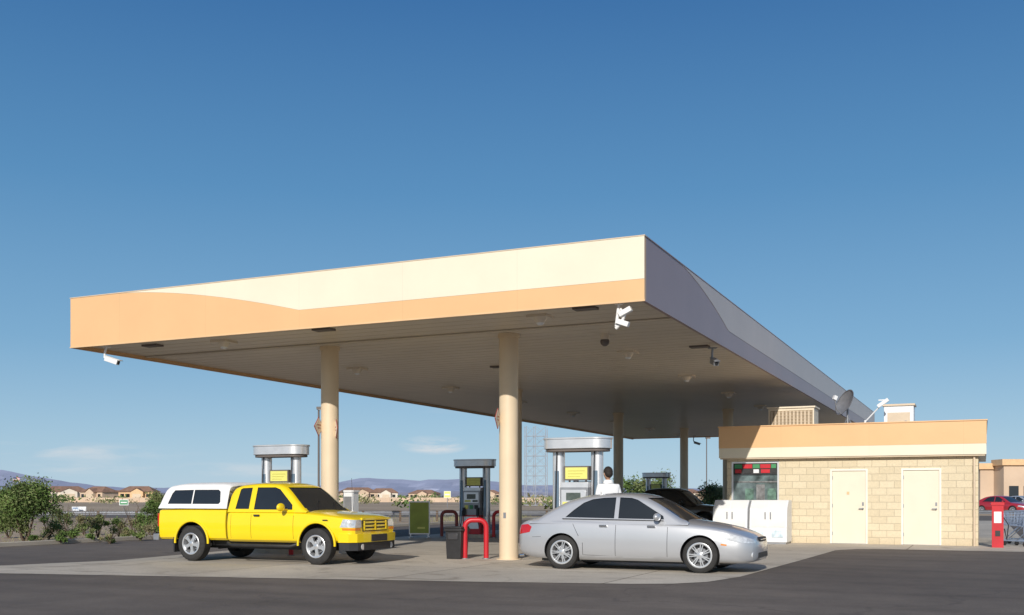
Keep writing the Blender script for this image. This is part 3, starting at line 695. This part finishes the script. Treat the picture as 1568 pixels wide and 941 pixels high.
# ---------------------------------------------------------------- person
def person(loc,rz,sc_=1.05):
    e=empty('man_in_white_shirt',loc,rz); e.scale=(sc_,)*3
    def skinmesh(name,V,E,Rr,mat,lv=2):
        me=bpy.data.meshes.new(name); me.from_pydata(V,E,[]); o=bpy.data.objects.new(name,me); sc.collection.objects.link(o); o.parent=e
        m=o.modifiers.new('s','SKIN'); m.use_smooth_shade=True
        for i,r in enumerate(Rr): me.skin_vertices[0].data[i].radius=(r if isinstance(r,tuple) else (r,r))
        me.skin_vertices[0].data[0].use_root=True
        s2=o.modifiers.new('d','SUBSURF'); s2.levels=lv; s2.render_levels=lv
        dg=bpy.context.evaluated_depsgraph_get(); dg.update(); nm=bpy.data.meshes.new_from_object(o.evaluated_get(dg)); o.modifiers.clear(); o.data=nm
        nm.materials.clear()
        for k in mat: nm.materials.append(k)
        for p in nm.polygons: p.use_smooth=True
        return o
    V=[(0,0,.96),(0,0,1.12),(0,-.01,1.37),(0,-.01,1.50),(0,0,1.56),(0,.02,1.62)]
    Rr=[(.165,.125),(.155,.115),(.19,.125),(.12,.09),(.060,.060),(.055,.055)]
    E=[(0,1),(1,2),(2,3),(3,4),(4,5)]
    for s_ in(-1,1):
        b=len(V)
        V+=[(s_*.10,0,.88),(s_*.11,.02,.50),(s_*.11,-.02,.10),(s_*.12,.13,.05)]; Rr+=[(.105,.11),(.068,.07),(.045,.05),(.045,.03)]
        E+=[(0,b),(b,b+1),(b+1,b+2),(b+2,b+3)]
        b=len(V)
        V+=[(s_*.19,-.01,1.46),(s_*.245,-.03,1.19),(s_*.22,.16,1.0)]; Rr+=[(.07,.072),(.047,.047),(.032,.03)]
        E+=[(2,b),(b,b+1),(b+1,b+2)]
    o=skinmesh('body',V,E,Rr,[shirt,pants,skin,black])
    for p in o.data.polygons:
        c=p.center
        p.material_index=0
        if c.z<.97 and abs(c.x)<.2: p.material_index=1
        if c.z<.09: p.material_index=3
        if c.z>1.55 : p.material_index=2
        if abs(c.x)>.17 and c.z>.9 and c.z<1.18: p.material_index=2
    for s_ in(-1,1):
        V=[(s_*.22,.17,.99),(s_*.22,.22,.965)]; Rr=[(.028,.022),(.034,.016)]; E=[(0,1)]
        for k,(dx,l) in enumerate(((-.028,.065),(-.009,.075),(.010,.07),(.028,.055))):
            b=len(V); V+=[(s_*.22+dx,.255,.955),(s_*.22+dx,.255+l*.5,.938),(s_*.22+dx,.255+l*.8,.905)]; Rr+=[.009,.0085,.007]; E+=[(1,b),(b,b+1),(b+1,b+2)]
        b=len(V); V+=[(s_*.22-s_*.035,.205,.965),(s_*.22-s_*.055,.24,.94)]; Rr+=[.011,.008]; E+=[(0,b),(b,b+1)]
        skinmesh('hand',V,E,Rr,[skin],1)
    mb=MB()
    mb.sphere((0,.02,1.715),.076,.095,.115,0,28,20); mb.sphere((0,.03,1.66),.058,.07,.065,0,20,12)
    mb.sphere((0,.118,1.70),.014,.02,.024,0,12,8)
    for s_ in(-1,1):
        mb.sphere((s_*.078,.01,1.705),.012,.022,.032,0,12,8); mb.sphere((s_*.03,.1,1.725),.012,.009,.008,2,10,6)
    mb.sphere((0,.108,1.662),.024,.008,.007,3,10,6)
    mb.obj('head',[skin,hairm,white,darkred],e)
    h=MB(); h.sphere((0,.002,1.745),.088,.104,.105,0,32,22,-.35); h.sphere((0,-.035,1.71),.080,.070,.075,0,24,14)
    for i,v in enumerate(h.v):
        k=1+.03*random.uniform(-1,1); c=(0,0,1.73); h.v[i]=tuple(c[j]+(v[j]-c[j])*k for j in range(3))
    h.obj('hair',[hairm],e)
    c=MB(); c.lathe([(0,.070),(.03,.068),(.05,.077),(.02,.09),(-.01,.10)],24,0,T=Matrix.Translation((0,0,1.54))@Matrix.Rotation(R(90),4,'X')); c.obj('collar',[shirt],e)
person(S(-1.54,2.50,.011),R(20),1.06)
# ---------------------------------------------------------------- vegetation
def foliage(mb,c,rx,ry,rz,n,size,ms):
    cl=[]
    for i in range(max(5,int(n/220))):
        while True:
            p=Vector((random.uniform(-1,1),random.uniform(-1,1),random.uniform(-1,1)))
            if p.length<1: break
        cl.append((Vector((c[0]+p.x*rx*.8,c[1]+p.y*ry*.8,c[2]+p.z*rz*.8)),random.uniform(.18,.45)*min(rx,rz)*1.3,random.choice(ms)))
    for i in range(n):
        cc,rad,m=random.choice(cl)
        p=cc+Vector((random.gauss(0,1),random.gauss(0,1),random.gauss(0,.75)))*rad*.5
        if p.z<.03: p.z=random.uniform(.03,.3)
        a=Vector((random.gauss(0,1),random.gauss(0,1),random.gauss(0,1))).normalized(); b=a.orthogonal().normalized()
        s=size*random.uniform(.6,1.3)
        mb.add([p+a*s,p+b*s*.4,p-a*s,p-b*s*.4],[(0,1,2,3)],m)
def tree(name,x,y,h,w,n=5000,size=.06,ms=(1,2),trunk=.3):
    mb=MB()
    for k in range(4):
        a=random.uniform(0,6.28); dx,dy=math.cos(a)*w*.3,math.sin(a)*w*.3
        pts=[(0,0,0),(dx*.2,dy*.2,h*trunk),(dx*.7,dy*.7,h*.6),(dx*1.2,dy*1.2,h*.85)]
        mb.tube(pts,[.035*h*.6,.028*h*.6,.015*h*.6,.005*h],7,0)
        for q in range(3):
            b=random.uniform(0,6.28); mb.tube([pts[2],(pts[2][0]+math.cos(b)*w*.2,pts[2][1]+math.sin(b)*w*.2,h*.78)],[.01*h*.5,.003*h],5,0)
    foliage(mb,(0,0,h*(.55+trunk*.15)),w/2,w/2,h*(.45-trunk*.1),n,size,ms)
    return mb.obj(name,[bark,leafA,leafB,leafC],None,(x,y,0),0,smooth=False,fix=False)
def px(xp,d): return (xp-784)/1576*d
tree('desert_tree',px(38,30),30,1.95,1.7,10000,.045,(1,1,2),.1)
tree('desert_tree',px(2,33),33.5,1.2,1.3,3600,.05,(1,2),.1)
tree('desert_tree',px(240,36),36,1.6,.8,4000,.045,(1,1,2),.15)
for (xp,d,h,w) in ((110,31,.7,.8),(150,33,1.0,.7),(182,34,.8,.8),(205,35,1.1,.8),(215,31.5,.5,.7),(128,36,1.0,.9),(168,29.5,.35,.6),(92,29.3,.45,.6),(232,33,.7,.8),(60,29,.35,.7),(140,30.5,.45,.7),(192,32,.5,.7),(75,32,.9,.8),(100,38,1.1,1.1),(228,37,1.2,1.0)):
    mb=MB()
    for k in range(9):
        a=random.uniform(0,6.28); mb.tube([(0,0,0),(math.cos(a)*w*.2,math.sin(a)*w*.2,h*.5),(math.cos(a)*w*.45,math.sin(a)*w*.45,h*.95)],[.012,.008,.003],5,0)
    foliage(mb,(0,0,h*.5),w*.5,w*.5,h*.42,1300,.038,(1,1,2,3)); mb.obj('shrub',[bark,leafA,leafB,leafC],None,(px(xp,d),d,0),0,smooth=False,fix=False)
tree('desert_tree',px(975,75),75,2.9,2.6,3000,.11,(1,2),.2); tree('desert_tree',px(1018,80),80,3.2,2.8,3000,.11,(1,1,2),.2)
tree('desert_tree',px(1090,62),62,2.3,2.2,3000,.1,(1,2),.2); tree('desert_tree',px(945,90),90,3,3,2500,.12,(1,2),.2)
mb=MB()
for i in range(9000):
    r=-18.7-abs(random.gauss(0,6)); u=random.uniform(-6,60); p=Vector((r,u,0)); a=random.uniform(0,6.28); h=random.uniform(.04,.2)
    if math.sin(r*1.3+u*.7)+math.sin(u*1.9-r*.4)<.4: continue
    mb.add([p,p+Vector((.02,.0,0)),p+Vector((math.cos(a)*.08,math.sin(a)*.08,h))],[(0,1,2)],random.choice((0,1,1)))
mb.obj('dry_grass',[leafB,leafC],None,O0,RZ,smooth=False,fix=False)
mb=MB()
for i in range(420):
    d=random.uniform(110,600); x=random.uniform(-.62,.62)*d
    if x>22 and d<240: continue
    h=random.uniform(.7,2.0)*(1 if d<300 else 1.4); w=h*random.uniform(1,2.4); n=50
    m=random.choice((0,1,2))
    for k in range(n):
        a=Vector((random.gauss(0,1),random.gauss(0,1),random.gauss(0,1))).normalized(); b=a.orthogonal().normalized()
        p=Vector((x+random.gauss(0,.33)*w,d+random.gauss(0,.33)*w,max(.1,h*.45+random.gauss(0,.22)*h))); s=.2*h*random.uniform(.5,1.1)
        mb.add([p+a*s,p+b*s*.6,p-a*s,p-b*s*.6],[(0,1,2,3)],m)
mb.obj('distant_trees',[leafA,leafB,leafC],None,smooth=False,fix=False)
# ---------------------------------------------------------------- houses
def house(xp,d,w,h,mat,rz=0):
    e=empty('house',(px(xp,d),d,0),rz); mb=MB(); dp=w*.6; eave=h*.6
    mb.box(-w/2,w/2,-dp/2,dp/2,0,eave,0)
    g=.5
    mb.add([(-w/2-g,-dp/2-g,eave),(w/2+g,-dp/2-g,eave),(w/2+g,dp/2+g,eave),(-w/2-g,dp/2+g,eave),(-w*.28,0,h),(w*.28,0,h)],[(0,1,5,4),(1,2,5),(2,3,4,5),(3,0,4),(0,3,2,1)],1)
    mb.add([(-w*.1,-dp/2-1.5,0),(w*.25,-dp/2-1.5,0),(w*.25,-dp/2-1.5,eave),(w*.075,-dp/2-1.5,eave+1.2),(-w*.1,-dp/2-1.5,eave),(-w*.1,0,0),(w*.25,0,0),(w*.25,0,eave),(w*.075,0,eave+1.2),(-w*.1,0,eave)],[(0,1,2,3,4),(1,6,7,2),(0,4,9,5)],0)
    mb.add([(-w*.1-.3,-dp/2-1.8,eave-.1),(w*.075,-dp/2-1.8,eave+1.35),(w*.25+.3,-dp/2-1.8,eave-.1),(-w*.1-.3,0,eave-.1),(w*.075,0,eave+1.35),(w*.25+.3,0,eave-.1)],[(0,1,4,3),(1,2,5,4)],1)
    mb.box(-w*.05,w*.2,-dp/2-1.56,-dp/2-1.5,.1,eave*.75,3)
    for x in(-.38,-.22,.36): mb.box(x*w-.7,x*w+.7,-dp/2-.05,-dp/2,eave*.35,eave*.75,2)
    mb.obj('house_shell',[mat,roofm,glass,brownp],e,smooth=False)
for a in((100,400,17,5.4,stucco2),(152,380,12,5.1,stucco),(213,390,13,5.3,orangep),(60,560,15,5.3,stucco),(548,420,15,5.1,stucco),(588,450,12,5.0,stucco2),(650,560,15,5.0,stucco),(20,520,13,4.9,stucco),(182,560,13,4.8,stucco2),(745,540,14,4.9,stucco),(1045,500,18,5.0,stucco2),(-40,460,15,5.0,stucco2),(1100,430,16,5.1,stucco)):
    house(a[0],a[1],a[2],a[3],a[4],R(random.uniform(-30,30)))
mb=MB(); mb.box(-260,60,0,.25,0,1.1); 
for i in range(64): mb.box(-260+5*i,-259.6+5*i,-.08,.33,0,1.2)
mb.obj('perimeter_block_wall',[stucco],None,(-10,250,0),R(2),smooth=False)
mb=MB()
for i in range(50): mb.box(i*2,i*2+.12,-.02,.1,0,.6,1)
mb.prism([(-.03,.38),(.02,.42),(-.03,.48),(.02,.54),(-.03,.60),(0,.60),(.05,.54),(0,.48),(.05,.42),(0,.38)],'x',0,98,0)
mb.obj('guardrail',[steeld,bark],None,(-62,52,0),R(4),smooth=False)
def roadsign(xp,d,w,h,z,mat):
    mb=MB(); mb.cyl((0,0,0),(0,0,z+h),.04,n=8,m=0); mb.box(-w/2,w/2,-.06,-.04,z,z+h,1); mb.box(-w/2+.05,w/2-.05,-.064,-.06,z+.05,z+h-.05,2); mb.box(-w/3,w/3,-.068,-.064,z+h*.4,z+h*.6,1)
    mb.obj('road_sign',[steeld,whited,mat],None,(px(xp,d),d,0),0,smooth=False)
roadsign(116,72,.5,.45,.2,bluep); roadsign(127,72.5,.5,.45,.2,whited); roadsign(190,90,.8,.5,.6,greens); roadsign(685,120,.8,.8,1.2,yellowp)
mb=MB(); mb.cyl((0,0,0),(0,0,7),.07,.04,8); 
for i in range(7): mb.add([(0,0,6.9-.18*i),(1.1,.2,6.8-.18*i),(1.9,0,6.6-.18*i),(1.9,0,6.42-.18*i),(1.1,.2,6.62-.18*i),(0,0,6.72-.18*i)],[(0,1,4,5),(1,2,3,4)],1 if i%2==0 else 3)
mb.add([(0,-.02,6.9),(.8,.1,6.82),(.8,.1,6.2),(0,-.02,6.3)],[(0,1,2,3)],2)
mb.obj('flagpole',[steel,M('flag_red',(.45,.08,.08),.8,0,.2,1),M('flag_blue',(.05,.07,.25),.8),white],None,(px(20,290),290,0),smooth=False,fix=False)
def lamp(xp,d,h,nm='street_lamp'):
    mb=MB(); mb.cyl((0,0,0),(0,0,h),.05,.04,10); mb.cyl((0,0,0),(0,0,.5),.12,.12,10); mb.box(-.08,.30,-.12,.12,h-.05,h+.07); mb.box(0,.25,-.1,.1,h-.07,h-.05,1)
    mb.obj(nm,[gutter,whited],None,(px(xp,d),d,0),0,smooth=True)
lamp(488,46,5.3); lamp(1082,85,6.2); 
mb=MB(); Wt=3.2;H=12
def seg(a,b,r=.05): mb.cyl(a,b,r,n=5)
for x in(-Wt/2,-.2,Wt/2):
    for y in(0,1.6): seg((x,y,0),(x,y,H if x<1 else H*.97),.05)
z=0
while z<H-.5:
    for y in(0,1.6):
        seg((-Wt/2,y,z),(Wt/2,y,z),.035); seg((-Wt/2,y,z),(-.2,y,z+1.5),.022); seg((-.2,y,z+1.5),(Wt/2,y,z),.022); seg((-Wt/2,y,z+1.5),(-.2,y,z),.022); seg((Wt/2,y,z+1.5),(-.2,y,z),.022)
    seg((-Wt/2,0,z),(-Wt/2,1.6,z+1.5),.022); seg((Wt/2,0,z),(Wt/2,1.6,z+1.5),.022); z+=1.5
mb.obj('lattice_tower',[M('galvanised',(.42,.44,.48),.5,.3)],None,(px(822,155),155,0),R(8),smooth=False)
# ---------------------------------------------------------------- store building on the right
st=empty('supermarket_building',(0,0,0))
mb=MB(); sx,sy=55.5,122
mb.box(sx,sx+70,sy,sy+40,0,4.6,0); mb.box(sx-.3,sx+70.3,sy-.3,sy+40,4.6,5.3,1); mb.box(sx+1.6,sx+9,sy-2.5,sy,0,5.0,0); mb.box(sx+1.3,sx+9.3,sy-2.8,sy,5.0,5.7,1)
for i in range(4): mb.box(sx+2.2+1.7*i,sx+3.3+1.7*i,sy-2.56,sy-2.5,.2,2.6,2)
for i in range(3): mb.box(sx+11+4*i,sx+13+4*i,sy-.06,sy,1.2,2.6,2)
mb.box(sx,sx+1.6,sy-.1,sy,0,.9,3)
mb.obj('store_shell',[stucco,orangep,glass,brownp],st,smooth=False)
am=empty('red_air_machine',S(5.72,12.9,.011),RZ)
mb=MB(); mb.box(-.14,.14,-.12,.12,0,1.12,0); mb.box(-.16,.16,-.14,.14,1.12,1.2,0); mb.box(-.09,.09,-.126,-.12,.65,.95,1); mb.box(-.06,.06,-.13,-.126,.3,.45,2); mb.tube([(.14,0,.8),(.26,0,.6),(.22,0,.2),(.16,0,.5)],.015,6,2)
mb.obj('machine_body',[red,whited,black],am,bevel=.012)
def cart(r,u,rot):
    e=MB()
    def w(a,b,rad=.008,m=0): e.cyl(a,b,rad,n=5,m=m)
    bx=[(-.28,-.38,.55),(.28,-.38,.55),(.22,.40,.60),(-.22,.40,.60)]; tx=[(-.30,-.45,.98),(.30,-.45,.98),(.26,.45,.92),(-.26,.45,.92)]
    for i in range(4):
        j=(i+1)%4; w(bx[i],bx[j],.012); w(tx[i],tx[j],.014); w(bx[i],tx[i],.012)
        for k in range(1,9):
            a=Vector(bx[i]).lerp(Vector(bx[j]),k/9); b=Vector(tx[i]).lerp(Vector(tx[j]),k/9); w(a,b,.005)
        for k in range(1,5):
            a=Vector(bx[i]).lerp(Vector(tx[i]),k/5); b=Vector(bx[j]).lerp(Vector(tx[j]),k/5); w(a,b,.005)
    for k in range(1,7): w(Vector(bx[0]).lerp(Vector(bx[3]),k/7),Vector(bx[1]).lerp(Vector(bx[2]),k/7),.005)
    w((-.3,-.55,1.02),(.3,-.55,1.02),.02,1)
    for s_ in(-1,1):
        w((s_*.3,-.55,1.02),(s_*.28,-.4,.5),.014); w((s_*.28,-.4,.5),(s_*.26,-.42,.15),.014); w((s_*.26,-.42,.15),(s_*.2,.42,.15),.014); w((s_*.2,.42,.15),(s_*.22,.0,.55),.012)
        for y in(-.42,.42): e.cyl((s_*.24-.015,y,.06),(s_*.24+.015,y,.06),.06,n=14,m=2)
    e.obj('shopping_cart',[bluep,red,black],None,S(r,u,.011),RZ+rot)
cart(6.15,13.9,R(60)); cart(6.7,14.4,R(60)); cart(6.4,15.2,R(75))
# ---------------------------------------------------------------- mountains
def ridge(name,d,prof,col,seed,rough):
    rnd=random.Random(seed); N=260; mb=MB(); x0,x1=-900,2500; rows=6
    mm=math
    ph=[(rnd.uniform(0,6.28),rnd.uniform(.7,1.3)) for _ in range(9)]
    vs=[];fs=[]
    for i in range(N+1):
        xp=x0+(x1-x0)*i/N
        h=pchip(prof,xp)[0]
        n=sum(mm.sin(xp*.018*(1.75**k)*ph[k][1]+ph[k][0])/(1.6**k) for k in range(9))
        h=max(1,h+n*rough*(.3+h/30))
        for j in range(rows+1):
            t=j/rows
            dd=d-1400*(1-t)*(1+.25*mm.sin(xp*.09+j))
            zz=h/1576*d*(t**1.2)+(rnd.uniform(-1,1)*6*h/20 if 0<j<rows else 0)
            vs.append(((xp-784)/1576*d,dd,max(0,zz)))
    for i in range(N):
        for j in range(rows): a=i*(rows+1)+j; fs.append((a,a+rows+1,a+rows+2,a+1))
    mb.add(vs,fs); m=M(name+'_rock_haze',col,1,0,.12,.002); mb.obj(name,[m],None,smooth=False,fix=False)  # bluish haze of the distance is mixed into the rock colour
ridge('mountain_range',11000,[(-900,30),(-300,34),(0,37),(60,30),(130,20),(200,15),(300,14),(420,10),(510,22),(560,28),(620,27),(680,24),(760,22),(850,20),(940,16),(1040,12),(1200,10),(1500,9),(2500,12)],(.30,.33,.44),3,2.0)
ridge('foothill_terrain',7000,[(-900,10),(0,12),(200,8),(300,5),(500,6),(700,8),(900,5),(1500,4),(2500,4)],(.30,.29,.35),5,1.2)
# ---------------------------------------------------------------- world
w=bpy.data.worlds.new("World"); sc.world=w; w.use_nodes=True; nt=w.node_tree; bg=nt.nodes['Background']
sky=nt.nodes.new('ShaderNodeTexSky'); sky.sky_type='NISHITA'; sky.sun_disc=False
EL=R(25.0); AZ=ANG+R(-12)
sky.sun_elevation=EL; sky.sun_rotation=math.pi+AZ; sky.air_density=1.0; sky.dust_density=.3; sky.ozone_density=3; sky.altitude=400
tc=nt.nodes.new('ShaderNodeTexCoord'); sp=nt.nodes.new('ShaderNodeSeparateXYZ'); nt.links.new(tc.outputs['Generated'],sp.inputs[0])
gr=nt.nodes.new('ShaderNodeValToRGB'); e=gr.color_ramp.elements
e[0].position=0; e[0].color=(.42,.59,.75,1); e[1].position=1; e[1].color=(.025,.10,.28,1)
for p,c in((.05,(.34,.53,.70)),(.14,(.19,.395,.61)),(.28,(.090,.268,.505)),(.44,(.036,.155,.385))):
    q=e.new(p); q.color=c+(1,)
nt.links.new(sp.outputs[2],gr.inputs['Fac'])
grs=mixc(nt,1.,gr.outputs['Color'],(10.,10.,10.),'MULTIPLY')
base=mixc(nt,.85,sky.outputs['Color'],grs)
dt=nt.nodes.new('ShaderNodeVectorMath'); dt.operation='DOT_PRODUCT'; dt.inputs[1].default_value=(-math.sin(AZ)*math.cos(EL),-math.cos(AZ)*math.cos(EL),math.sin(EL)); nt.links.new(tc.outputs['Generated'],dt.inputs[0])
hz=math_(nt,'POWER',math_(nt,'MAXIMUM',dt.outputs['Value'],0.0),8.0)
base=mixc(nt,hz,base,(8.5,8.0,7.4),'MIX')
mp=nt.nodes.new('ShaderNodeMapping'); mp.inputs['Scale'].default_value=(14,14,80); nt.links.new(tc.outputs['Generated'],mp.inputs['Vector'])
nn=noise(nt,mp.outputs[0],1.0,8,.62,.3); cm=ramp(nt,nn,.42,.66)
def blob(cx,cz,wx,wz,k):
    a=math_(nt,'DIVIDE',math_(nt,'SUBTRACT',sp.outputs[0],cx),wx); b=math_(nt,'DIVIDE',math_(nt,'SUBTRACT',sp.outputs[2],cz),wz)
    s=math_(nt,'ADD',math_(nt,'MULTIPLY',a,a),math_(nt,'MULTIPLY',b,b))
    return math_(nt,'MULTIPLY',math_(nt,'MAXIMUM',math_(nt,'SUBTRACT',1.0,s),0.0),k)
t=math_(nt,'ADD',blob(-.076,.050,.036,.010,.95),blob(-.40,.040,.12,.010,.4))
t=math_(nt,'ADD',t,blob(-.30,.025,.25,.008,.3)); t=math_(nt,'ADD',t,blob(-.02,.085,.10,.006,.12))
f=math_(nt,'MULTIPLY',cm,t)
c=mixc(nt,f,base,(8.0,7.7,7.6))
nt.links.new(c,bg.inputs['Color']); bg.inputs['Strength'].default_value=.10
# sun
sl=bpy.data.lights.new('sun','SUN'); sl.energy=4.1; sl.angle=R(.5); sl.color=(1,.95,.88)
so=bpy.data.objects.new('sun',sl); sc.collection.objects.link(so)
dirv=Vector((math.sin(AZ)*math.cos(EL),math.cos(AZ)*math.cos(EL),-math.sin(EL)))
so.rotation_euler=dirv.to_track_quat('-Z','Y').to_euler(); so.location=(-10,-20,20)
# camera
cam=bpy.data.cameras.new('camera'); co=bpy.data.objects.new('camera',cam); sc.collection.objects.link(co); sc.camera=co
cam.sensor_width=36; cam.lens=36*1576/1568; cam.shift_y=(760-470.5)/1568; cam.clip_start=.1; cam.clip_end=40000
co.location=(0,0,1.36); co.rotation_euler=(R(90),0,0)
sc.view_settings.view_transform='Standard'; sc.view_settings.look='None'; sc.view_settings.exposure=0
